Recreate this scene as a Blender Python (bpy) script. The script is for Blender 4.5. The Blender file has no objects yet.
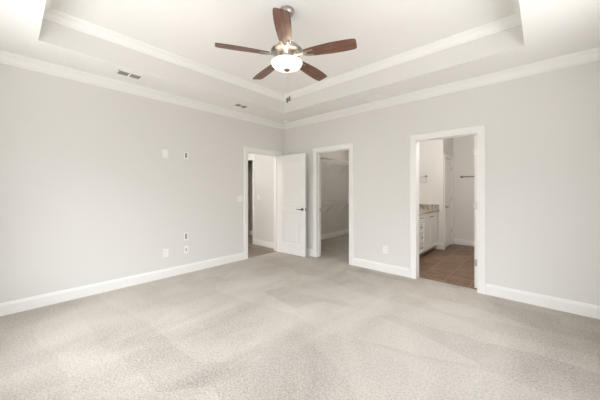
import bpy, bmesh, math, random
from mathutils import Vector, Matrix
random.seed(4)
SC = bpy.context.scene
COL = SC.collection
PI = math.pi

# ------------------------------------------------------------------ camera, world, lights, exposure
YAW = math.radians(42.4)
cam_d = bpy.data.cameras.new('camera')
cam_d.sensor_width = 36.0
cam_d.lens = 265.0 / 600.0 * 36.0
cam_d.shift_y = -10.0 / 600.0
cam_d.clip_start = 0.02
cam = bpy.data.objects.new('camera', cam_d)
cam.location = (0, 0, 1.31)
cam.rotation_euler = (PI / 2, 0, YAW)
COL.objects.link(cam)
SC.camera = cam

world = bpy.data.worlds.new('daylight')
SC.world = world
world.use_nodes = True
bg = world.node_tree.nodes['Background']
_wt = world.node_tree
_tc = _wt.nodes.new('ShaderNodeTexCoord')
_sp = _wt.nodes.new('ShaderNodeSeparateXYZ')
_ma = _wt.nodes.new('ShaderNodeMath')
_ma.operation = 'MULTIPLY_ADD'
_ma.inputs[1].default_value = .5
_ma.inputs[2].default_value = .5
_rp = _wt.nodes.new('ShaderNodeValToRGB')
_wt.links.new(_tc.outputs['Generated'], _sp.inputs[0])
_wt.links.new(_sp.outputs['Z'], _ma.inputs[0])
_wt.links.new(_ma.outputs[0], _rp.inputs[0])
_wt.links.new(_rp.outputs[0], bg.inputs[0])
_e = _rp.color_ramp.elements
_e.new(.38); _e.new(.62); _e.new(.70)
for _k, (_p, _c) in enumerate([(.25, (.97, .96, .95)),      # bright ground band, added to throw light up at the ceiling
                               (.34, (.15, .145, .14)),      # dark horizon band, added to hold direct light off the walls
                               (.60, (.15, .145, .14)),
                               (.68, (.62, .68, .76)),      # sky
                               (1.0, (.62, .68, .76))]):
    _e[_k].position = _p
    _e[_k].color = (*_c, 1)
bg.inputs[1].default_value = 5.9

SC.view_settings.view_transform = 'Standard'
SC.view_settings.look = 'None'
SC.view_settings.gamma = 1.0
SC.view_settings.use_curve_mapping = False
SC.view_settings.exposure = 0.09
SC.cycles.max_bounces = 14
SC.cycles.diffuse_bounces = 10
SC.cycles.caustics_reflective = False
SC.cycles.caustics_refractive = False
SC.cycles.sample_clamp_indirect = 6.0


def area(name, loc, rot, sx, sy, power, color):
    d = bpy.data.lights.new(name, 'AREA')
    d.shape = 'RECTANGLE'
    d.size = sx
    d.size_y = sy
    d.energy = power
    d.color = color
    d.spread = math.radians(130)
    o = bpy.data.objects.new(name, d)
    o.location = loc
    o.rotation_euler = rot
    COL.objects.link(o)
    return o


def point(name, loc, power, color, radius=0.05):
    d = bpy.data.lights.new(name, 'POINT')
    d.energy = power
    d.color = color
    d.shadow_soft_size = radius
    o = bpy.data.objects.new(name, d)
    o.location = loc
    COL.objects.link(o)
    return o


# daylight through the two bedroom windows (near wall, right wall)
TILT = math.radians(43)
DAY = (0.98, 0.99, 1.0)
area('daylight_near_window', (-2.1, -0.95, 1.95), (PI / 2 - TILT, 0, 0), 2.6, 1.6, 54, DAY)
area('daylight_right_window', (1.18, 1.55, 1.95), (PI / 2 - TILT, 0, PI / 2), 2.9, 1.6, 11, DAY)
point('bathroom_light', (-1.0, 4.65, 2.4), 38, (1.0, 0.97, 0.93), 0.12)
point('closet_light', (-3.35, 5.9, 2.5), 7.5, (1.0, 0.93, 0.84), 0.1)
point('hall_light', (-4.75, 2.0, 2.4), 38, (1.0, 0.98, 0.95), 0.12)
point('fan_bulb_light', (-1.835, 1.82, 2.575), 7.5, (1.0, 0.84, 0.66), 0.05)


# ------------------------------------------------------------------ materials
def mat(name, color=(.8, .8, .8), rough=.5, metal=0.0, spec=None):
    m = bpy.data.materials.new(name)
    m.use_nodes = True
    b = m.node_tree.nodes['Principled BSDF']
    b.inputs['Base Color'].default_value = (*color, 1)
    b.inputs['Roughness'].default_value = rough
    b.inputs['Metallic'].default_value = metal
    if spec is not None:
        b.inputs['Specular IOR Level'].default_value = spec
    return m, m.node_tree, b


def node(nt, kind, **kw):
    n = nt.nodes.new(kind)
    for k, v in kw.items():
        if hasattr(n, k):
            setattr(n, k, v)
        else:
            n.inputs[k].default_value = v
    return n


def srgb(r, g, b):
    def f(c):
        c /= 255
        return c / 12.92 if c <= .04045 else ((c + .055) / 1.055) ** 2.4
    return (f(r), f(g), f(b))


def coords(nt, scale=(1, 1, 1), rot=(0, 0, 0), loc=(0, 0, 0)):
    tc = node(nt, 'ShaderNodeTexCoord')
    mp = node(nt, 'ShaderNodeMapping')
    mp.inputs['Scale'].default_value = scale
    mp.inputs['Rotation'].default_value = rot
    mp.inputs['Location'].default_value = loc
    nt.links.new(tc.outputs['Object'], mp.inputs[0])
    return mp.outputs[0]


def ramp(nt, fac, stops):
    r = node(nt, 'ShaderNodeValToRGB')
    e = r.color_ramp.elements
    while len(e) < len(stops):
        e.new(0.5)
    for k, (p, c) in enumerate(stops):
        e[k].position = p
        e[k].color = (*c, 1)
    nt.links.new(fac, r.inputs[0])
    return r.outputs[0]


def bump(nt, b, height, strength=.3, dist=.002):
    n = node(nt, 'ShaderNodeBump')
    n.inputs['Strength'].default_value = strength
    n.inputs['Distance'].default_value = dist
    nt.links.new(height, n.inputs['Height'])
    nt.links.new(n.outputs[0], b.inputs['Normal'])


def paint(name, col, rough=.6, tex=True):
    m, nt, b = mat(name, col, rough, spec=.3)
    if tex:
        nz = node(nt, 'ShaderNodeTexNoise', Scale=170.0, Detail=3.0)
        nt.links.new(coords(nt), nz.inputs['Vector'])
        bump(nt, b, nz.outputs['Fac'], .12, .001)
    return m


M_WALL = paint('wall_paint', (.765, .755, .733), .75)
M_CEIL = paint('ceiling_paint', (.86, .85, .83), .8)
M_TRIM = paint('white_trim_paint', (.88, .875, .86), .35, False)
M_DOOR = paint('white_door_paint', (.86, .85, .835), .4, False)
M_PAINTED_SHADE = paint('painted_room_shade', (.42, .40, .365), .8, False)  # room shade put into the colour: wall paint darkened to look unlit
M_PLASTIC = mat('white_plastic', (.90, .89, .87), .3)[0]
M_SLOT = mat('dark_slot', (.05, .05, .05), .6)[0]
M_GREY = mat('grey_recess', (.34, .33, .31), .6)[0]
M_NICKEL = mat('brushed_nickel', (.48, .455, .425), .32, 1.0)[0]
M_DNICKEL = mat('satin_dark_nickel', (.24, .225, .21), .35, 1.0)[0]
M_WIRE = mat('white_vinyl_wire', (.82, .81, .79), .4)[0]
M_DUCT = mat('duct_shadow_metal', (.22, .21, .19), .7)[0]
M_CAB = mat('white_cabinet_paint', (.80, .79, .77), .38)[0]
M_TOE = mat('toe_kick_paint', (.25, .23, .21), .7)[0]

# carpet: cut pile, with brushed patches
M_CARPET, nt, b = mat('beige_carpet', (.5, .45, .4), .95, spec=.1)
v = coords(nt)
pile = node(nt, 'ShaderNodeTexNoise', Scale=165.0, Detail=3.0, Roughness=.8)
clump = node(nt, 'ShaderNodeTexNoise', Scale=62.0, Detail=3.0, Roughness=.7)
patch = node(nt, 'ShaderNodeTexNoise', Scale=1.15, Detail=4.0, Roughness=.6, Distortion=.8)
sweepn = node(nt, 'ShaderNodeTexVoronoi', Scale=1.0)
warp = node(nt, 'ShaderNodeTexNoise', Scale=2.2, Detail=2.0)
nt.links.new(v, pile.inputs['Vector'])
nt.links.new(v, clump.inputs['Vector'])
nt.links.new(coords(nt, (1.0, .55, 1), (0, 0, .7)), patch.inputs['Vector'])
nt.links.new(coords(nt), warp.inputs['Vector'])
_mix = node(nt, 'ShaderNodeVectorMath', operation='MULTIPLY_ADD')
nt.links.new(warp.outputs['Color'], _mix.inputs[0])
_mix.inputs[1].default_value = (.35, .35, 0)
nt.links.new(coords(nt, (.85, 2.9, 1), (0, 0, .22), (.35, .15, 0)), _mix.inputs[2])
nt.links.new(_mix.outputs[0], sweepn.inputs['Vector'])
_sep = node(nt, 'ShaderNodeSeparateColor')
nt.links.new(sweepn.outputs['Color'], _sep.inputs[0])


def mathn(nt, op, a, c, d=None):
    n = node(nt, 'ShaderNodeMath', operation=op)
    for i, x in enumerate((a, c, d)):
        if x is None:
            continue
        if isinstance(x, (int, float)):
            n.inputs[i].default_value = x
        else:
            nt.links.new(x, n.inputs[i])
    return n.outputs[0]


t = mathn(nt, 'MULTIPLY', pile.outputs['Fac'], .36)
t = mathn(nt, 'MULTIPLY_ADD', clump.outputs['Fac'], .30, t)
t = mathn(nt, 'MULTIPLY_ADD', patch.outputs['Fac'], .26, t)
t = mathn(nt, 'MULTIPLY_ADD', _sep.outputs[0], .038, t)
c = ramp(nt, t, [(.34, (.25, .222, .19)), (.50, (.56, .516, .460)), (.66, (.79, .745, .68))])
nt.links.new(c, b.inputs['Base Color'])
hh = mathn(nt, 'MULTIPLY_ADD', clump.outputs['Fac'], .8, pile.outputs['Fac'])
bump(nt, b, hh, .8, .010)

# slate tile
M_TILE, nt, b = mat('brown_tile', (.2, .13, .09), .42)
br = node(nt, 'ShaderNodeTexBrick', Scale=1.0)
br.offset = .5
br.inputs['Brick Width'].default_value = .64
br.inputs['Row Height'].default_value = .32
br.inputs['Mortar Size'].default_value = .006
br.inputs['Mortar Smooth'].default_value = .2
br.inputs['Color1'].default_value = (.20, .20, .20, 1)
br.inputs['Color2'].default_value = (.85, .85, .85, 1)
br.inputs['Mortar'].default_value = (.5, .5, .5, 1)
nt.links.new(coords(nt, rot=(0, 0, PI / 2), loc=(0.05, .09, 0)), br.inputs['Vector'])
n1 = node(nt, 'ShaderNodeTexNoise', Scale=5.0, Detail=6.0, Roughness=.65, Distortion=.6)
nt.links.new(coords(nt, (1, 2.2, 1)), n1.inputs['Vector'])
f = mathn(nt, 'MULTIPLY_ADD', br.outputs['Color'], .22, mathn(nt, 'MULTIPLY', n1.outputs['Fac'], .8))
stone = ramp(nt, f, [(.28, (.060, .030, .016)), (.50, (.175, .098, .057)), (.74, (.34, .212, .135))])
mx = node(nt, 'ShaderNodeMix', data_type='RGBA')
nt.links.new(br.outputs['Fac'], mx.inputs[0])
nt.links.new(stone, mx.inputs[6])
mx.inputs[7].default_value = (.30, .21, .15, 1)
nt.links.new(mx.outputs[2], b.inputs['Base Color'])
bump(nt, b, mathn(nt, 'SUBTRACT', n1.outputs['Fac'], br.outputs['Fac']), .25, .003)

# hall planks
M_PLANK, nt, b = mat('greige_wood_plank', (.35, .27, .2), .45)
br = node(nt, 'ShaderNodeTexBrick', Scale=1.0)
br.inputs['Brick Width'].default_value = 1.2
br.inputs['Row Height'].default_value = .13
br.inputs['Mortar Size'].default_value = .002
br.inputs['Color1'].default_value = (.15, .15, .15, 1)
br.inputs['Color2'].default_value = (.9, .9, .9, 1)
nt.links.new(coords(nt), br.inputs['Vector'])
n1 = node(nt, 'ShaderNodeTexNoise', Scale=4.0, Detail=5.0, Roughness=.65)
nt.links.new(coords(nt, (1, 9, 1)), n1.inputs['Vector'])
f = mathn(nt, 'MULTIPLY_ADD', br.outputs['Color'], .4, mathn(nt, 'MULTIPLY', n1.outputs['Fac'], .6))
nt.links.new(ramp(nt, f, [(.2, (.15, .112, .082)), (.5, (.29, .232, .182)), (.8, (.44, .37, .30))]), b.inputs['Base Color'])

# walnut fan blade; grain along local X of the blade
M_WALNUT, nt, b = mat('walnut_blade', (.2, .08, .04), .38, spec=.7)
tc = node(nt, 'ShaderNodeTexCoord')
mp = node(nt, 'ShaderNodeMapping')
mp.inputs['Scale'].default_value = (1.6, 26, 4)
nt.links.new(tc.outputs['Object'], mp.inputs[0])
n1 = node(nt, 'ShaderNodeTexNoise', Scale=2.2, Detail=6.0, Roughness=.6, Distortion=.5)
nt.links.new(mp.outputs[0], n1.inputs['Vector'])
nt.links.new(ramp(nt, n1.outputs['Fac'], [(.30, (.055, .022, .014)), (.50, (.150, .066, .039)), (.72, (.26, .130, .080))]), b.inputs['Base Color'])

# speckled granite
M_GRANITE, nt, b = mat('speckled_granite', (.5, .4, .3), .2)
vo = node(nt, 'ShaderNodeTexVoronoi', Scale=55.0)
nz = node(nt, 'ShaderNodeTexNoise', Scale=26.0, Detail=5.0, Roughness=.7)
nt.links.new(coords(nt), vo.inputs['Vector'])
nt.links.new(coords(nt), nz.inputs['Vector'])
f = mathn(nt, 'MULTIPLY_ADD', vo.outputs['Distance'], .35, mathn(nt, 'MULTIPLY', nz.outputs['Fac'], .85))
nt.links.new(ramp(nt, f, [(.36, (.025, .020, .018)), (.50, (.17, .13, .095)), (.63, (.48, .42, .35)), (.82, (.68, .64, .57))]), b.inputs['Base Color'])

# lit frosted glass bowl
M_BOWL, nt, b = mat('lit_frosted_glass', (.95, .92, .86), .35)
b.inputs['Emission Color'].default_value = (1.0, .90, .78, 1)
b.inputs['Emission Strength'].default_value = .85
M_SHADE, nt, b = mat('lit_opal_shade', (.95, .93, .9), .4)
b.inputs['Emission Color'].default_value = (1.0, .93, .83, 1)
b.inputs['Emission Strength'].default_value = 3.0


# ------------------------------------------------------------------ mesh helpers
class Mesh:
    def __init__(self):
        self.bm = bmesh.new()

    def box(self, x0, x1, y0, y1, z0, z1, bev=0.0, mtx=None):
        bm = self.bm
        r = bmesh.ops.create_cube(bm, size=1.0)
        vs = r['verts']
        for q in vs:
            q.co = Vector(((x0 + x1) / 2 + q.co.x * (x1 - x0), (y0 + y1) / 2 + q.co.y * (y1 - y0), (z0 + z1) / 2 + q.co.z * (z1 - z0)))
        if bev > 0:
            es = list({e for q in vs for e in q.link_edges})
            rr = bmesh.ops.bevel(bm, geom=es, offset=bev, segments=2, profile=.5, affect='EDGES')
            vs = list({q for fc in rr['faces'] for q in fc.verts} | {q for q in vs if q.is_valid})
        if mtx is not None:
            for q in vs:
                q.co = mtx @ q.co
        return vs

    def lathe(self, prof, centre=(0, 0, 0), seg=40, mtx=None):
        """prof: (radius, height) pairs, turned about Z."""
        bm = self.bm
        c = Vector(centre)
        rings = []
        for (r, z) in prof:
            if r < 1e-5:
                rings.append([bm.verts.new((0, 0, z))])
            else:
                rings.append([bm.verts.new((r * math.cos(2 * PI * k / seg), r * math.sin(2 * PI * k / seg), z)) for k in range(seg)])
        for a, d in zip(rings, rings[1:]):
            for k in range(seg):
                n = (k + 1) % seg
                if len(a) == 1 and len(d) == 1:
                    continue
                if len(a) == 1:
                    bm.faces.new((a[0], d[n], d[k]))
                elif len(d) == 1:
                    bm.faces.new((a[k], a[n], d[0]))
                else:
                    bm.faces.new((a[k], a[n], d[n], d[k]))
        for ring in rings:
            for q in ring:
                q.co = (mtx @ q.co if mtx is not None else q.co) + c

    def tube(self, pts, r, seg=10, closed=False):
        bm = self.bm
        pts = [Vector(p) for p in pts]
        n = len(pts)
        rings = []
        up = None
        for i, p in enumerate(pts):
            a = pts[(i - 1) % n] if (closed or i > 0) else p
            c = pts[(i + 1) % n] if (closed or i < n - 1) else p
            d = (c - a).normalized()
            if up is None:
                up = Vector((0, 0, 1)) if abs(d.z) < .9 else Vector((1, 0, 0))
            s = d.cross(up).normalized()
            u = s.cross(d).normalized()
            up = u
            rr = r[i] if isinstance(r, (list, tuple)) else r
            rings.append([bm.verts.new(p + s * (rr * math.cos(2 * PI * k / seg)) + u * (rr * math.sin(2 * PI * k / seg))) for k in range(seg)])
        m = n if closed else n - 1
        for i in range(m):
            a, d = rings[i], rings[(i + 1) % n]
            for k in range(seg):
                q = (k + 1) % seg
                bm.faces.new((a[k], a[q], d[q], d[k]))
        if not closed:
            bm.faces.new(list(reversed(rings[0])))
            bm.faces.new(rings[-1])

    def sweep(self, prof, path, nrm, closed=False):
        """Profile (a = towards the left of the path, b = along nrm) with mitred corners."""
        bm = self.bm
        nrm = Vector(nrm).normalized()
        path = [Vector(p) for p in path]
        n = len(path)
        rings = []
        for i, p in enumerate(path):
            d0 = (p - path[i - 1]).normalized() if (closed or i > 0) else None
            d1 = (path[(i + 1) % n] - p).normalized() if (closed or i < n - 1) else None
            d0 = d0 or d1
            d1 = d1 or d0
            l0, l1 = nrm.cross(d0), nrm.cross(d1)
            m = (l0 + l1).normalized()
            m = m / max(.2, m.dot(l0))
            rings.append([bm.verts.new(p + m * a + nrm * b_) for a, b_ in prof])
        k = len(prof)
        for i in range(n if closed else n - 1):
            A, B = rings[i], rings[(i + 1) % n]
            for j in range(k):
                q = (j + 1) % k
                bm.faces.new((A[j], A[q], B[q], B[j]))
        if not closed:
            bm.faces.new(rings[0])
            bm.faces.new(list(reversed(rings[-1])))

    def prism(self, outline, z0, z1, mtx=None, bev=0):
        bm = self.bm
        lo = [bm.verts.new((x, y, z0)) for x, y in outline]
        hi = [bm.verts.new((x, y, z1)) for x, y in outline]
        n = len(outline)
        fs = [bm.faces.new(list(reversed(lo))), bm.faces.new(hi)]
        for i in range(n):
            j = (i + 1) % n
            fs.append(bm.faces.new((lo[i], lo[j], hi[j], hi[i])))
        if mtx is not None:
            for q in lo + hi:
                q.co = mtx @ q.co

    def build(self, name, material, parent=None, smooth=False, origin=None):
        bm = self.bm
        bmesh.ops.recalc_face_normals(bm, faces=bm.faces)
        off = Vector((0, 0, 0))
        if parent is not None:
            off = WORLD_POS[parent.name]
        elif origin is not None:
            off = Vector(origin)
        for q in bm.verts:
            q.co -= off
        me = bpy.data.meshes.new(name)
        bm.to_mesh(me)
        bm.free()
        me.materials.append(material)
        if smooth:
            for p in me.polygons:
                p.use_smooth = True
            me.set_sharp_from_angle(angle=math.radians(38))
        o = bpy.data.objects.new(name, me)
        COL.objects.link(o)
        if parent is not None:
            o.parent = parent
            WORLD_POS[o.name] = off.copy()
        else:
            o.location = off
            WORLD_POS[o.name] = off.copy()
        return o


WORLD_POS = {}


def tag(o, label, cat, group=None, kind=None):
    if label:
        o['label'] = label
    if cat:
        o['category'] = cat
    if group:
        o['group'] = group
    if kind:
        o['kind'] = kind
    return o


def thing(name, loc, label, cat, group=None, kind=None):
    o = bpy.data.objects.new(name, None)
    COL.objects.link(o)
    o.location = loc
    o.empty_display_size = .1
    WORLD_POS[o.name] = Vector(loc)
    return tag(o, label, cat, group, kind)


def struct(o, label, cat):
    return tag(o, label, cat, kind='structure')


def copy_thing(src, loc, label, group=None):
    r = src.copy()
    COL.objects.link(r)
    r.location = loc
    r['label'] = label
    if group:
        r['group'] = group
    for ch in list(src.children):
        c_ = ch.copy()
        COL.objects.link(c_)
        c_.parent = r
        for g in list(ch.children):
            d_ = g.copy()
            COL.objects.link(d_)
            d_.parent = c_
    return r


# ------------------------------------------------------------------ room dimensions
XL, XR, YN, YF = -4.155, 0.66, -0.42, 4.04
ZC, ZT = 2.74, 3.06
TX0, TX1, TY0, TY1 = -3.556, -0.128, 0.185, 3.45
WT = 0.12
DH = 2.04                                   # door opening height
HALL = (3.065, 3.855)                        # opening in the left wall (Y)
CLO = (-3.245, -2.512)                      # closet opening in the far wall (X)
BAT = (-1.369, -0.612)                      # bathroom opening in the far wall (X)


def wall(name, axis, p0, p1, u0, u1, z0, z1, openings, material, label):
    """axis 'x': wall runs along X, spans p0..p1 in Y.  axis 'y': runs along Y, spans p0..p1 in X."""
    m = Mesh()

    def put(a, c_, za, zb):
        if c_ - a < 1e-6 or zb - za < 1e-6:
            return
        if axis == 'x':
            m.box(a, c_, p0, p1, za, zb)
        else:
            m.box(p0, p1, a, c_, za, zb)
    cur = u0
    for (a, c_, za, zb) in sorted(openings):
        put(cur, a, z0, z1)
        put(a, c_, z0, za)
        put(a, c_, zb, z1)
        cur = c_
    put(cur, u1, z0, z1)
    return struct(m.build(name, material), label, 'wall')


J = .012     # jamb lining thickness: the rough opening is that much larger
wall('wall_left', 'y', XL - WT, XL, YN - WT, YF + WT, 0, ZC + .02, [(HALL[0] - J, HALL[1] + J, 0, DH + J)], M_WALL,
     'pale grey bedroom wall with the outlets and the open white door')
wall('wall_far', 'x', YF, YF + WT, XL, XR + WT, 0, ZC + .02,
     [(CLO[0] - J, CLO[1] + J, 0, DH + J), (BAT[0] - J, BAT[1] + J, 0, DH + J)], M_WALL,
     'pale grey bedroom wall with the closet and bathroom doorways')
wall('wall_near', 'x', YN - WT, YN, XL, XR + WT, 0, ZC + .02, [(-3.4, -.8, .7, 2.3)], M_WALL, 'bedroom wall behind the camera with a wide window')
wall('wall_right', 'y', XR, XR + WT, YN, YF, 0, ZC + .02, [(.1, 3.0, .7, 2.3)], M_WALL, 'bedroom wall beside the camera with a wide window')

# floors
m = Mesh()
m.box(XL - .02, XR + WT, YN - WT, YF, -.1, 0)
m.box(CLO[0], CLO[1], YF, YF + WT, -.1, 0)
m.box(-4.3, -2.45, YF + WT, 7.0, -.1, 0)
m.box(BAT[0], BAT[1], YF, YF + .10, -.1, 0)
struct(m.build('floor', M_CARPET), 'beige cut pile carpet over the bedroom and closet', 'floor')
m = Mesh()
m.box(-2.25, XR, YF + WT, 7.3, -.1, -.004)
m.box(BAT[0], BAT[1], YF + .10, YF + WT, -.1, -.004)
struct(m.build('floor_bathroom', M_TILE), 'brown stone look tile floor of the bathroom', 'floor')
m = Mesh()
m.box(-6.42, XL - .02, 1.2, 4.02, -.1, -.004)
m.box(-6.42, -4.4, 4.02, 4.74, -.1, -.004)
struct(m.build('floor_hall', M_PLANK), 'light brown wood plank floor of the hall', 'floor')

# ceiling: soffit with the raised tray
m = Mesh()
bm = m.bm
o4 = [bm.verts.new(p) for p in ((XL - WT, YN - WT, ZC), (XR + WT, YN - WT, ZC), (XR + WT, YF + WT, ZC), (XL - WT, YF + WT, ZC))]
i4 = [bm.verts.new(p) for p in ((TX0, TY0, ZC), (TX1, TY0, ZC), (TX1, TY1, ZC), (TX0, TY1, ZC))]
t4 = [bm.verts.new(p) for p in ((TX0, TY0, ZT), (TX1, TY0, ZT), (TX1, TY1, ZT), (TX0, TY1, ZT))]
for k in range(4):
    n = (k + 1) % 4
    bm.faces.new((o4[k], o4[n], i4[n], i4[k]))
    bm.faces.new((i4[k], i4[n], t4[n], t4[k]))
bm.faces.new(t4)
ceil = struct(m.build('ceiling', M_CEIL), 'white tray ceiling with a raised centre', 'ceiling')
ceil.data.materials.append(M_WALL)
for p in ceil.data.polygons:
    if abs(p.normal.z) < .5:
        p.material_index = 1
md = ceil.modifiers.new('thick', 'SOLIDIFY')
md.thickness = .05
md.offset = 1.0 if ceil.data.polygons[0].normal.z > 0 else -1.0
md.use_even_offset = True

# crown mouldings, mitred all round
CROWN = [(0, -.112), (.010, -.112), (.014, -.104), (.014, -.094), (.022, -.088), (.030, -.070), (.042, -.050), (.056, -.036),
         (.068, -.030), (.070, -.022), (.080, -.018), (.084, -.010), (.084, 0), (0, 0)]
m = Mesh()
m.sweep([(a * .86, b_) for a, b_ in CROWN], [(XL, YN, ZC), (XR, YN, ZC), (XR, YF, ZC), (XL, YF, ZC)], (0, 0, 1), True)
struct(m.build('trim_1', M_TRIM), 'white crown moulding along the top of the walls', 'crown moulding')
m = Mesh()
m.sweep([(a * .84, b_ * .86) for a, b_ in CROWN], [(TX0, TY0, ZT), (TX1, TY0, ZT), (TX1, TY1, ZT), (TX0, TY1, ZT)], (0, 0, 1), True)
struct(m.build('trim_2', M_TRIM), 'white crown moulding round the raised tray', 'crown moulding')

# baseboards
BASE = [(0, 0), (.015, 0), (.015, .100), (.013, .112), (.009, .118), (.008, .128), (.005, .133), (0, .133)]
CW = .09


def baseboard(name, segs, label):
    m = Mesh()
    for p, q in segs:
        m.sweep(BASE, [(*p, 0), (*q, 0)], (0, 0, 1))
    return struct(m.build(name, M_TRIM), label, 'baseboard')


baseboard('baseboard_left', [((XL, HALL[0] - CW), (XL, YN)), ((XL, YF), (XL, HALL[1] + CW))], 'white baseboard along the wall with the outlets')
baseboard('baseboard_far', [((XR, YF), (BAT[1] + CW, YF)), ((BAT[0] - CW, YF), (CLO[1] + CW, YF)), ((CLO[0] - CW, YF), (XL, YF))],
          'white baseboard along the wall with two doorways')
baseboard('baseboard_near', [((XL, YN), (XR, YN))], 'white baseboard under the near window')
baseboard('baseboard_right', [((XR, YN), (XR, YF))], 'white baseboard under the side window')

# casings with jamb linings
CAS = [(0, 0), (0, .012), (.008, .014), (.022, .014), (.032, .018), (.062, .020), (.078, .020), (.086, .016), (CW, .012), (CW, 0)]


def casing_path(axis, p, u0, u1, z1):
    """Up one jamb, across the head, down the other; profile's +a must face away from the opening."""
    P = [(u0, 0), (u0, z1), (u1, z1), (u1, 0)]
    return [((u, p, z) if axis == 'x' else (p, u, z)) for u, z in P]


def doorway(name, axis, p_room, p_back, u0, u1, nrm, label, stop_at=None, back_casing=True):
    m = Mesh()
    for p, s in ((p_room, 1), (p_back, -1)):
        if s < 0 and not back_casing:
            continue
        n = Vector(nrm) * s
        path = casing_path(axis, p, u0, u1, DH)
        d = Vector(path[1]) - Vector(path[0])
        left = n.cross(d)
        inward = Vector(path[2]) - Vector(path[1])
        if left.dot(inward) > 0:
            path = path[::-1]
        m.sweep(CAS, path, n)
    # jamb lining and stop
    lo, hi = min(p_room, p_back), max(p_room, p_back)

    def bx(a, c_, pa, pb, za, zb):
        if axis == 'x':
            m.box(a, c_, pa, pb, za, zb)
        else:
            m.box(pa, pb, a, c_, za, zb)
    bx(u0 - J, u0, lo, hi, 0, DH + J)
    bx(u1, u1 + J, lo, hi, 0, DH + J)
    bx(u0 - J, u1 + J, lo, hi, DH, DH + J)
    if stop_at is not None:
        a, c_ = stop_at
        bx(u0, u0 + .011, a, c_, 0, DH)
        bx(u1 - .011, u1, a, c_, 0, DH)
        bx(u0, u1, a, c_, DH - .011, DH)
    return struct(m.build(name, M_TRIM), label, 'door casing')


doorway('trim_3', 'y', XL, XL - WT, HALL[0], HALL[1], (1, 0, 0), 'white casing of the hall doorway behind the open door', (XL - .075, XL - .04))
c1 = doorway('trim_4', 'x', YF, YF + WT, CLO[0], CLO[1], (0, -1, 0), 'white casing of the closet doorway', (YF + .042, YF + .080))
doorway('trim_5', 'x', YF, YF + WT, BAT[0], BAT[1], (0, -1, 0), 'white casing of the bathroom doorway')
m = Mesh()
m.box(CLO[0], CLO[0] + .003, YF + .088, YF + .112, .885, .945)
m.box(CLO[0] + .003, CLO[0] + .0035, YF + .094, YF + .106, .900, .930)
m.build('strike_plate', M_DNICKEL, c1)


# ------------------------------------------------------------------ door leaves
def leaf_mesh(w, h, t):
    """Two-panel moulded door, X 0..w, Y 0..t, Z 0..h."""
    m = Mesh()
    bm = m.bm
    xs = [0, .115, w - .115, w]
    zs = [0, .215, .845, 1.015, h - .125, h]
    for y, flip in ((0, False), (t, True)):
        g = [[bm.verts.new((x, y, z)) for x in xs] for z in zs]
        panels = []
        for i in range(5):
            for j in range(3):
                q = [g[i][j], g[i][j + 1], g[i + 1][j + 1], g[i + 1][j]]
                fc = bm.faces.new(q[::-1] if flip else q)
                if j == 1 and i in (1, 3):
                    panels.append(fc)
        bm.normal_update()
        for fc in panels:
            bmesh.ops.inset_individual(bm, faces=[fc], thickness=.010, depth=-.006)
            bmesh.ops.inset_individual(bm, faces=[fc], thickness=.008, depth=-.003)
            bmesh.ops.inset_individual(bm, faces=[fc], thickness=.022, depth=0)
            bmesh.ops.inset_individual(bm, faces=[fc], thickness=.014, depth=.005)
    # edges all round
    def strip(pts):
        vs = [bm.verts.new(p) for p in pts]
        bm.faces.new(vs)
    strip([(0, 0, 0), (0, t, 0), (0, t, h), (0, 0, h)])
    strip([(w, 0, 0), (w, t, 0), (w, t, h), (w, 0, h)])
    strip([(0, 0, 0), (w, 0, 0), (w, t, 0), (0, t, 0)])
    strip([(0, 0, h), (w, 0, h), (w, t, h), (0, t, h)])
    bmesh.ops.remove_doubles(bm, verts=bm.verts, dist=1e-5)
    return m


def door(name, pivot, ang, w, label, hinge_y, swing_sign, t=.035, lever=True, h=2.015, handle=True, hinges=True):
    """Leaf local: X from hinge edge, Y across thickness; rotated ang about pivot."""
    root = thing(name, pivot, label, 'door', kind='structure')
    root.rotation_euler = (0, 0, ang)
    WORLD_POS[root.name] = Vector((0, 0, 0))
    mm = leaf_mesh(w, h, t)
    for q in mm.bm.verts:
        q.co.z += .012
    mm.build('door_leaf', M_DOOR, root)
    if handle:
        for s, y in ((-1, 0), (1, t)):
            k = Mesh()
            rot = Matrix.Rotation(PI / 2 if s < 0 else -PI / 2, 4, 'X')
            k.lathe([(0, 0), (.030, 0), (.031, .004), (.028, .009), (.012, .011), (.011, .045), (.0, .045)], (w - .065, y, .93), 24, rot)
            if lever:
                k.tube([(w - .065, y + s * .040, .93), (w - .085, y + s * .048, .93), (w - .12, y + s * .050, .932), (w - .155, y + s * .050, .934), (w - .175, y + s * .047, .934)],
                       [.009, .009, .008, .0075, .006], 10)
            else:
                k.lathe([(0, .035), (.018, .038), (.027, .050), (.027, .062), (.018, .072), (0, .074)], (w - .065, y, .93), 24, rot)
            k.build('lever_handle' if lever else 'door_knob', M_DNICKEL, root, True)
        k = Mesh()
        k.box(w - .001, w + .002, t / 2 - .012, t / 2 + .012, .90, .96)
        k.box(w, w + .009, t / 2 - .007, t / 2 + .007, .918, .942)
        k.build('latch_plate', M_DNICKEL, root)
    if hinges:
        for z in (.345, 1.095, 1.815):
            k = Mesh()
            k.box(-.002, .0015, .004, t - .003, z - .045, z + .045)
            k.tube([(-.004, hinge_y, z - .047), (-.004, hinge_y, z + .047)], .0065, 10)
            k.build('hinge', M_NICKEL, root)
    return root


# bedroom door: swung into the room, a little past square
A = math.radians(4.4)
door('door_1', (-4.118, 3.792, 0), A, .738, 'white two-panel door standing open in front of the far corner', .041, 1)
# bathroom door: folded back into the bathroom, hinge edge showing at the right jamb
door('door_2', (-.628, YF + WT + .004, 0), PI / 2, .74, 'white bathroom door swung in, only its hinged edge showing', -.004, 1)
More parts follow.
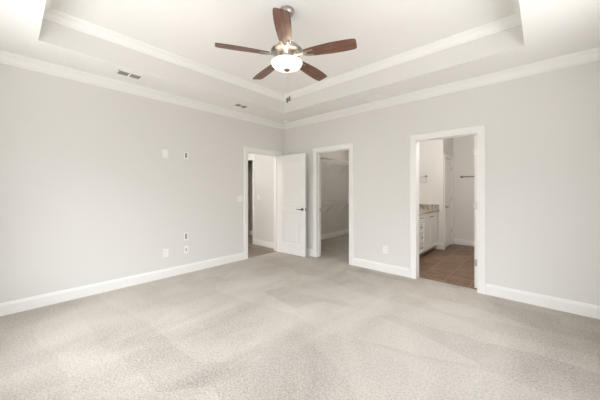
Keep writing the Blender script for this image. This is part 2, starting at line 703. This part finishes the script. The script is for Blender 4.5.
# narrow door deep in the bathroom (wall faces +X): hinges at the far side
WD = (6.535, 7.14)
door('door_3', (-1.640, WD[1] - .002, 0), -PI / 2, WD[1] - WD[0] - .006, 'narrow white closed door deep inside the bathroom', .041, 1)

# ------------------------------------------------------------------ hall behind the left wall
HD = (-6.0, -5.185)
wall('wall_hall_end', 'x', 3.98, 4.10, -6.42, XL - WT, 0, ZC, [(HD[0], HD[1], 0, DH)], M_WALL, 'grey hall wall with a light switch behind the open door')
wall('wall_hall_left', 'y', -6.42, -6.30, 1.2, 3.98, 0, ZC, [], M_WALL, 'far side wall of the hall')
wall('wall_hall_near', 'x', 1.1, 1.2, -6.42, XL - WT, 0, ZC, [], M_WALL, 'near end wall of the hall')
wall('wall_dark_room_end', 'x', 4.74, 4.84, -6.42, -4.40, 0, ZC, [], M_PAINTED_SHADE, 'wall of the room past the hall, with shade painted into its colour')
wall('wall_dark_room_side', 'y', -6.42, -6.32, 4.10, 4.74, 0, ZC, [], M_PAINTED_SHADE, 'side wall of the room past the hall, with shade painted into its colour')
m = Mesh()
m.box(-6.42, XL - WT, 1.1, 4.84, ZC, ZC + .05)
struct(m.build('ceiling_hall', M_CEIL), 'white flat ceiling of the hall', 'ceiling')
m = Mesh()
m.sweep([(a * .8, b_) for a, b_ in CAS], [(HD[1], 3.98, 0), (HD[1], 3.98, DH), (HD[0], 3.98, DH), (HD[0], 3.98, 0)][::-1], (0, -1, 0))
struct(m.build('trim_6', M_TRIM), 'white casing of the dark doorway off the hall', 'door casing')
baseboard('baseboard_hall', [((XL - WT, 3.98), (HD[1] + .072, 3.98)), ((-4.5, 4.74), (-6.32, 4.74))], 'white baseboard along the hall wall')

# ------------------------------------------------------------------ closet
wall('wall_closet_left', 'y', -4.4, -4.3, YF + WT, 7.1, 0, ZC, [], M_WALL, 'grey closet wall carrying the wire shelves')
wall('wall_closet_end', 'x', 7.0, 7.1, -4.3, -2.45, 0, ZC, [], M_WALL, 'grey end wall of the closet')
wall('wall_closet_right', 'y', -2.45, -2.25, YF + WT, 7.42, 0, ZC, [], M_WALL, 'grey partition of closet and bathroom')
m = Mesh()
m.box(-4.4, -2.45, YF + WT, 7.1, ZC, ZC + .05)
struct(m.build('ceiling_closet', M_CEIL), 'white flat ceiling of the closet', 'ceiling')
baseboard('baseboard_closet', [((-4.3, 7.0), (-4.3, YF + WT)), ((-2.45, 7.0), (-4.3, 7.0)), ((-2.45, YF + WT), (-2.45, 7.0))], 'white baseboard in the closet')


def wire_shelf(z, label):
    root = thing('wire_shelf', (-4.3, 5.6, z), label, 'shelf', 'wire shelves in the closet')
    y0, y1 = YF + WT + .01, 6.99
    xf, xb = -4.0, -4.297
    m = Mesh()
    n = int((y1 - y0) / .0254)
    for k in range(n + 1):
        y = y0 + k * (y1 - y0) / n
        m.box(xb, xf, y - .0016, y + .0016, z - .0016, z + .0016)
        m.box(xf - .0016, xf + .0016, y - .0016, y + .0016, z - .05, z)
    for x in (xb + .005, -4.2, -4.1):
        m.tube([(x, y0, z - .005), (x, y1, z - .005)], .003, 6)
    m.build('wire_deck', M_WIRE, root)
    m = Mesh()
    m.tube([(xf, y0, z), (xf, y1, z)], .008, 8)
    m.tube([(xf, y0, z - .05), (xf, y1, z - .05)], .008, 8)
    m.build('front_lip', M_WIRE, root)
    m = Mesh()
    m.tube([(xf - .03, y0, z - .095), (xf - .03, y1, z - .095)], .011, 10)
    m.build('hanging_rod', M_WIRE, root)
    for y in (4.45, 5.05, 5.75, 6.42):
        m = Mesh()
        m.tube([(xf - .004, y, z - .05), (xf - .03, y, z - .088), (xf - .06, y, z - .088), (-4.295, y, z - .345)], .0085, 8)
        m.box(-4.3, -4.292, y - .012, y + .012, z - .38, z - .33)
        m.build('brace', M_WIRE, root)
    return root


wire_shelf(2.11, 'upper white wire shelf with hanging rod in the closet')
wire_shelf(1.05, 'lower white wire shelf at waist height in the closet')

# ------------------------------------------------------------------ bathroom shell
wall('wall_bathroom_end', 'x', 7.3, 7.42, -2.25, XR + WT, 0, ZC, [], M_WALL, 'grey far bathroom wall with the towel bar')
wall('wall_bathroom_right', 'y', XR, XR + WT, YF + WT, 7.3, 0, ZC, [], M_WALL, 'grey right wall of the bathroom')
wall('wall_bathroom_stub', 'x', 6.42, 6.54, -2.25, -1.71, 0, ZC, [], M_WALL, 'pale partition at the end of the vanity')
wall('wall_bathroom_inner', 'y', -1.71, -1.60, 6.42, 7.3, 0, ZC, [(WD[0], WD[1], 0, DH)], M_WALL, 'grey bathroom partition with the narrow door')
m = Mesh()
m.box(-2.45, XR + WT, YF + WT, 7.42, ZC, ZC + .05)
struct(m.build('ceiling_bathroom', M_CEIL), 'white flat ceiling of the bathroom', 'ceiling')
m = Mesh()
m.sweep([(a * .8, b_) for a, b_ in CAS], [(-1.60, WD[0], 0), (-1.60, WD[0], DH), (-1.60, WD[1], DH), (-1.60, WD[1], 0)], (1, 0, 0))
struct(m.build('trim_7', M_TRIM), 'white casing of the narrow bathroom door', 'door casing')
m = Mesh()
m.sweep(BASE, [(XR, 7.3, 0), (-1.60, 7.3, 0)], (0, 0, 1))
m.sweep(BASE, [(-1.60, WD[0] - .072, 0), (-1.60, 6.42, 0), (-1.735, 6.42, 0)], (0, 0, 1))
m.sweep(BASE, [(XR, YF + WT, 0), (XR, 7.3, 0)], (0, 0, 1))
struct(m.build('baseboard_bathroom', M_TRIM), 'white baseboard round the bathroom', 'baseboard')

# ------------------------------------------------------------------ window frames (bedroom windows behind the camera)
def window(name, axis, p, u0, u1, z0, z1, n, label):
    m = Mesh()

    def bx(a, c_, za, zb, d0, d1):
        if axis == 'x':
            m.box(a, c_, p + d0, p + d1, za, zb)
        else:
            m.box(p + d0, p + d1, a, c_, za, zb)
    f_ = .05
    bx(u0, u1, z0, z0 + f_, .03, .09)
    bx(u0, u1, z1 - f_, z1, .03, .09)
    for k in range(n + 1):
        u = u0 + (u1 - u0 - f_) * k / n
        bx(u, u + f_, z0 + f_, z1 - f_, .03, .09)
    bx(u0 + f_, u1 - f_, (z0 + z1) / 2 - .02, (z0 + z1) / 2 + .02, .04, .08)
    return struct(m.build(name, M_TRIM), label, 'window')


window('window_1', 'x', YN - WT, -3.4, -.8, .7, 2.3, 3, 'white window frame in the wall behind the camera')
window('window_2', 'y', XR, .1, 3.0, .7, 2.3, 3, 'white window frame in the wall beside the camera')

# ------------------------------------------------------------------ ceiling fan
FC = Vector((-1.835, 1.82, 0))
fan = thing('ceiling_fan', (FC.x, FC.y, ZT), 'five-blade walnut ceiling fan with a lit frosted glass bowl', 'ceiling fan')


def fl(name, prof, material, parent=fan, smooth=True, seg=48):
    m = Mesh()
    m.lathe(prof, (FC.x, FC.y, 0), seg)
    return m.build(name, material, parent, smooth)


fl('canopy', [(0, 3.06), (.070, 3.06), (.070, 3.050), (.069, 3.037), (.064, 3.022), (.044, 3.008), (.020, 3.001), (0, 3.001)], M_NICKEL)
fl('downrod', [(0, 3.003), (.0125, 3.003), (.0125, 2.74), (0, 2.74)], M_NICKEL, seg=20)
fl('rod_collar', [(0, 2.795), (.020, 2.795), (.024, 2.785), (.030, 2.735), (0, 2.735)], M_NICKEL)
mh = fl('motor_housing', [(0, 2.738), (.035, 2.738), (.060, 2.732), (.095, 2.714), (.125, 2.692), (.143, 2.674), (.150, 2.662), (.151, 2.654), (.147, 2.648),
                          (.138, 2.644), (.118, 2.640), (.075, 2.637), (0, 2.637)], M_NICKEL)
fl('housing_band', [(.149, 2.664), (.155, 2.662), (.156, 2.656), (.150, 2.652)], M_NICKEL, mh)
fl('switch_housing', [(0, 2.638), (.066, 2.638), (.070, 2.630), (.070, 2.596), (.062, 2.584), (.045, 2.578), (0, 2.578)], M_NICKEL)
fl('light_fitter', [(0, 2.583), (.030, 2.583), (.030, 2.572), (.008, 2.570), (.008, 2.490), (0, 2.49)], M_NICKEL)
bowl = fl('light_bowl', [(.145, 2.548), (.148, 2.552), (.151, 2.549), (.151, 2.542), (.144, 2.526), (.127, 2.509), (.099, 2.496), (.062, 2.487), (.020, 2.483),
                         (.0, 2.483), (.0, 2.487), (.020, 2.487), (.060, 2.491), (.096, 2.500), (.123, 2.513), (.139, 2.528), (.145, 2.541), (.145, 2.548)], M_BOWL)
fl('finial', [(0, 2.488), (.026, 2.485), (.030, 2.478), (.026, 2.471), (.013, 2.467), (.009, 2.464), (.005, 2.460), (0, 2.459)], M_DNICKEL, bowl, seg=24)

PHASE = math.radians(23.4)
PITCH = math.radians(-12.5)
BZ = 2.617


def blade_outline():
    r0, r1 = .175, .668
    # half widths along the blade (leading / trailing alike)
    st = [(0, .042), (.08, .048), (.25, .059), (.50, .0685), (.70, .0705), (.85, .0680), (.94, .0640), (.975, .0595), (.993, .053), (1.0, .042)]
    up = [(r0 + (r1 - r0) * s, w) for s, w in st]
    return [(x, -w) for x, w in up] + [(x, w) for x, w in reversed(up)]


for k in range(5):
    a = PHASE + 2 * PI * k / 5
    R = Matrix.Rotation(a, 4, 'Z') @ Matrix.Rotation(PITCH, 4, 'X')
    m = Mesh()
    m.prism(blade_outline(), -.003, .003)
    bl = m.build('fan_blade', M_WALNUT, None)
    bv = bl.modifiers.new('bevel', 'BEVEL')
    bv.width = .0015
    bv.segments = 2
    bl.parent = fan
    bl.location = (0, 0, BZ - ZT)
    bl.rotation_euler = R.to_euler()
    # blade iron: forked nickel bracket under the blade root
    ir = Mesh()
    iron = [(.060, -.018), (.120, -.016), (.165, -.020), (.200, -.034), (.262, -.036), (.270, -.029), (.262, -.022), (.215, -.016), (.205, 0), (.215, .016),
            (.262, .022), (.270, .029), (.262, .036), (.200, .034), (.165, .020), (.120, .016), (.060, .018)]
    ir.prism(iron, -.010, -.004)
    ir.box(.062, .100, -.016, .016, -.004, .028)
    io = ir.build('blade_iron', M_NICKEL, None)
    io.parent = bl
    for x, y in ((.245, -.029), (.245, .029), (.190, 0)):
        sm = Mesh()
        sm.lathe([(0, -.0135), (.004, -.0130), (.0055, -.011), (.0055, -.009), (0, -.009)], (x, y, 0), 10)
        so = sm.build('blade_screw', M_NICKEL, None)
        so.parent = bl

for k, (da, zf) in enumerate(((-.020, 2.214), (.012, 2.229))):
    # two pull chains hang side by side from the switch housing, clear of the bowl on the near side
    vx = Vector((math.cos(YAW), math.sin(YAW), 0))
    p = FC + vx * ((-.123, -.100)[k] + .119) + Vector((math.sin(YAW), -math.cos(YAW), 0)) * 0.0
    far = Vector((-math.sin(YAW), math.cos(YAW), 0)) * .165
    p = p + far * (1 if k == 0 else .98)
    m = Mesh()
    m.tube([(FC.x + far.x * .42, FC.y + far.y * .42, 2.612), (p.x - far.x * .1, p.y - far.y * .1, 2.606), (p.x, p.y, 2.585), (p.x, p.y, zf + .05)], .00045, 6)
    ch = m.build('pull_chain', M_NICKEL, fan)
    m = Mesh()
    m.lathe([(0, zf + .052), (.004, zf + .051), (.009, zf + .046), (.0115, zf + .034), (.0115, zf + .010), (.008, zf + .002), (0, zf)], (p.x, p.y, 0), 14)
    m.build('chain_fob', M_DNICKEL, ch, True)


# ------------------------------------------------------------------ ceiling fittings
def vent(cx, cy, lx, ly, label, dark):
    """Two-field register under the soffit; fields side by side along Y (or X when lx > ly)."""
    root = thing('ceiling_vent', (cx, cy, ZC), label, 'air vent', 'registers in the ceiling soffit')
    z1 = ZC
    m = Mesh()
    f_ = .020
    z0 = ZC - .007
    m.box(cx - lx / 2, cx + lx / 2, cy - ly / 2, cy - ly / 2 + f_, z0, z1, .002)
    m.box(cx - lx / 2, cx + lx / 2, cy + ly / 2 - f_, cy + ly / 2, z0, z1, .002)
    m.box(cx - lx / 2, cx - lx / 2 + f_, cy - ly / 2, cy + ly / 2, z0, z1, .002)
    m.box(cx + lx / 2 - f_, cx + lx / 2, cy - ly / 2, cy + ly / 2, z0, z1, .002)
    if ly >= lx:
        m.box(cx - lx / 2, cx + lx / 2, cy - .011, cy + .011, z0, z1, .002)
    else:
        m.box(cx - .011, cx + .011, cy - ly / 2, cy + ly / 2, z0, z1, .002)
    m.build('frame', M_PLASTIC, root)
    m = Mesh()
    m.box(cx - lx / 2 + f_, cx + lx / 2 - f_, cy - ly / 2 + f_, cy + ly / 2 - f_, ZC - .0015, ZC - .0005)
    m.build('duct_opening', M_DUCT if dark else M_PLASTIC, root)
    m = Mesh()
    x0, x1 = cx - lx / 2 + f_, cx + lx / 2 - f_
    n = 5 if dark else 22
    for k in range(n):
        x = x0 + (k + .5) * (x1 - x0) / n
        mt = Matrix.Translation((x, cy, ZC - .004)) @ Matrix.Rotation(math.radians(35 if dark else 60), 4, 'Y')
        m.box(-.0006, .0006, -ly / 2 + f_, ly / 2 - f_, -.003, .003, 0, mt)
    m.build('louvers', M_GREY if dark else M_PLASTIC, root)
    return root


vent(-3.778, 1.000, .165, .275, 'white framed double vent with dark louvers, in the soffit nearer the camera', True)
vent(-3.775, 2.650, .165, .245, 'dark louvered vent in the soffit between the tray and the corner', True)
vent(-1.905, 3.805, .330, .290, 'pale all-white grille in the soffit above the far wall', False)
sd = thing('ceiling_sensor', (-3.92, 3.855, ZC), 'small round white sensor on the soffit in the far corner', 'ceiling sensor')
m = Mesh()
m.lathe([(0, ZC), (.045, ZC), (.045, ZC - .006), (.038, ZC - .012), (0, ZC - .012)], (-3.92, 3.855, 0), 32)
m.build('base_ring', M_PLASTIC, sd, True)
m = Mesh()
m.lathe([(.026, ZC - .012), (.024, ZC - .022), (.014, ZC - .030), (0, ZC - .032)], (-3.92, 3.855, 0), 28)
m.build('dome', M_PLASTIC, sd, True)


# ------------------------------------------------------------------ outlets and switches
def plate(name, label, cat, group, pos, wall_axis, w, h, kind):
    """Cover plate on the wall. wall_axis 'L' = left wall facing +X, 'F' = far wall facing -Y."""
    root = thing(name, pos, label, cat, group)
    base = Vector(pos)
    if wall_axis == 'L':
        T = Matrix(((0, 0, 1, base.x), (1, 0, 0, base.y), (0, 1, 0, base.z), (0, 0, 0, 1)))     # (u, v, out)
    else:
        T = Matrix(((1, 0, 0, base.x), (0, 0, -1, base.y), (0, 1, 0, base.z), (0, 0, 0, 1)))

    def bx(nm, boxes, material, par=root, bev=.001):
        m = Mesh()
        for (u0, u1, v0, v1, d0, d1) in boxes:
            m.box(u0, u1, v0, v1, d0, d1, bev, T)
        return m.build(nm, material, par)
    if kind == 'recess':
        f_ = .018
        bx('frame', [(-w / 2, w / 2, -h / 2, -h / 2 + f_, 0, .007), (-w / 2, w / 2, h / 2 - f_, h / 2, 0, .007),
                     (-w / 2, -w / 2 + f_, -h / 2 + f_, h / 2 - f_, 0, .007), (w / 2 - f_, w / 2, -h / 2 + f_, h / 2 - f_, 0, .007)], M_PLASTIC)
        bx('cable_opening', [(-w / 2 + f_, w / 2 - f_, -h / 2 + f_, h / 2 - f_, 0, .001)], M_GREY, bev=0)
        return root
    bx('cover_plate', [(-w / 2, w / 2, -h / 2, h / 2, 0, .006)], M_PLASTIC, bev=.002)
    if kind == 'outlet':
        for v in (-.020, .020):
            so = bx('socket', [(-.017, .017, v - .014, v + .014, .006, .0085)], M_PLASTIC)
            bx('socket_slot', [(-.008, -.006, v - .003, v + .006, .0083, .0088), (.006, .008, v - .003, v + .006, .0083, .0088),
                               (-.002, .002, v - .010, v - .006, .0083, .0088)], M_SLOT, so, 0)
    elif kind == 'data':
        bx('jack', [(-.010, .010, -.022, .022, .006, .0075)], M_GREY)
    elif kind == 'switch':
        n = 2 if w > .1 else 1
        for k in range(n):
            u = (k - (n - 1) / 2) * .046
            bx('rocker', [(u - .016, u + .016, -.033, .033, .006, .0095)], M_PLASTIC)
    elif kind == 'blank':
        bx('insert', [(-.016, .016, -.033, .033, .006, .0078)], M_PLASTIC)
    return root


G1 = 'cover plates on the wall with the open door'
plate('wall_plate', 'upper white cover plate, beside the upper grey-centred plate', 'cover plate', G1, (XL, 1.563, 1.852), 'L', .080, .122, 'blank')
plate('wall_plate', 'upper white plate with a grey opening at television height', 'cover plate', G1, (XL, 1.878, 1.856), 'L', .072, .112, 'recess')
plate('wall_plate', 'lower white plate with a grey opening, straight above a small outlet plate', 'cover plate', G1, (XL, 1.878, .578), 'L', .072, .122, 'recess')
plate('electrical_outlet', 'white outlet low on the wall, nearest the camera, beside the jack plate', 'outlet', 'outlets low on the walls', (XL, 1.571, .368), 'L', .076, .122, 'outlet')
plate('wall_plate', 'lowest white jack plate with a small grey centre, under the grey-centred plate', 'cover plate', G1, (XL, 1.878, .368), 'L', .072, .122, 'data')
plate('light_switch', 'white double rocker switch beside the hall door casing', 'light switch', 'light switches', (XL, 2.889, 1.15), 'L', .118, .118, 'switch')
plate('light_switch', 'white single rocker switch on the hall wall seen through the doorway', 'light switch', 'light switches', (-4.965, 3.98, 1.14), 'F', .078, .118, 'switch')
plate('electrical_outlet', 'white outlet between the closet and bathroom doorways', 'outlet', 'outlets low on the walls', (-1.845, YF, .36), 'F', .076, .122, 'outlet')

# ------------------------------------------------------------------ bathroom vanity
VX = -1.70          # cabinet face
van = thing('vanity_cabinet', (-1.98, 5.55, 0), 'white bathroom vanity cabinet with drawers and panelled doors', 'cabinet')
VY0, VY1 = 4.62, 6.40
m = Mesh()
m.box(-2.24, VX, VY0, VY1, .10, .845)
m.build('carcass', M_CAB, van)
m = Mesh()
m.box(-2.24, VX - .075, VY0, VY1, -.004, .10)
m.build('toe_kick', M_TOE, van)


def panel_front(y0, y1, z0, z1, rail):
    m = Mesh()
    x0, x1 = VX, VX + .019
    if rail <= 0:
        m.box(x0, x1, y0, y1, z0, z1, .002)
    else:
        m.box(x0, x1 - .012, y0, y1, z0, z1)
        m.box(x0, x1, y0, y0 + rail, z0, z1, .002)
        m.box(x0, x1, y1 - rail, y1, z0, z1, .002)
        m.box(x0, x1, y0 + rail, y1 - rail, z0, z0 + rail, .002)
        m.box(x0, x1, y0 + rail, y1 - rail, z1 - rail, z1, .002)
    return m


def pull(y, z, parent, along_y=True, L=.10):
    m = Mesh()
    x = VX + .019
    if along_y:
        m.tube([(x, y - L / 2, z), (x + .022, y - L / 2, z), (x + .027, y - L / 2 + .008, z), (x + .027, y + L / 2 - .008, z), (x + .022, y + L / 2, z), (x, y + L / 2, z)], .0055, 8)
    else:
        m.lathe([(0, 0), (.008, 0), (.007, .012), (.015, .020), (.015, .027), (0, .030)], (x, y, z), 16, Matrix.Rotation(PI / 2, 4, 'Y'))
    return m.build('pull_handle' if along_y else 'knob', M_DNICKEL, parent)


DR = [(.70, .835), (.505, .685), (.315, .495), (.115, .305)]
for z0, z1 in DR:
    d = panel_front(5.025, 5.415, z0, z1, .035).build('drawer', M_CAB, van)
    pull(5.22, (z0 + z1) / 2 + .01, d)
d = panel_front(4.64, 5.015, .115, .835, .055).build('cabinet_door', M_CAB, van)
pull(4.97, .76, d)
for y0, y1, ky in ((5.43, 5.835, 5.775), (5.845, 6.25, 5.905)):
    d = panel_front(y0, y1, .115, .835, .060).build('cabinet_door', M_CAB, van)
    pull(ky, .765, d, True, .07)

ct = thing('countertop', (-1.96, 5.5, .845), 'speckled tan granite countertop with side splash on the vanity', 'countertop')
m = Mesh()
m.box(-2.25, VX + .03, VY0 - .01, 6.419, .845, .878, .004)
m.build('slab', M_GRANITE, ct)
m = Mesh()
m.box(-2.225, VX + .02, 6.40, 6.419, .878, .985, .003)
m.build('side_splash', M_GRANITE, ct)
m = Mesh()
m.box(-2.249, -2.23, VY0, 6.40, .878, .985, .003)
m.build('back_splash', M_GRANITE, ct)

tr = thing('towel_ring', (-1.955, 6.42, 1.62), 'square nickel towel ring on the wall above the granite side splash', 'towel ring')
m = Mesh()
m.lathe([(0, 0), (.026, 0), (.026, .008), (.012, .012), (.011, .045), (0, .047)], (-1.955, 6.42, 1.62), 20, Matrix.Rotation(PI / 2, 4, 'X'))
m.build('wall_post', M_DNICKEL, tr, True)
m = Mesh()
cx, cz = -2.005, 1.545
pts = [(cx + .07 * math.copysign(abs(math.cos(t_)) ** .55, math.cos(t_)), 6.375, cz + .07 * math.copysign(abs(math.sin(t_)) ** .55, math.sin(t_))) for t_ in [2 * PI * k / 32 for k in range(32)]]
m.tube(pts, .0055, 8, True)
m.build('ring', M_NICKEL, tr, True)

tb = thing('towel_bar', (-1.1, 7.3, 1.625), 'straight nickel towel bar on the far bathroom wall', 'towel bar')
for x in (-1.42, -.78):
    m = Mesh()
    m.lathe([(0, 0), (.030, 0), (.030, .008), (.018, .014), (.016, .065), (0, .068)], (x, 7.3, 1.625), 20, Matrix.Rotation(PI / 2, 4, 'X'))
    m.build('wall_post', M_DNICKEL, tb, True)
m = Mesh()
m.tube([(-1.42, 7.245, 1.625), (-.78, 7.245, 1.625)], .010, 12)
m.build('bar', M_DNICKEL, tb, True)
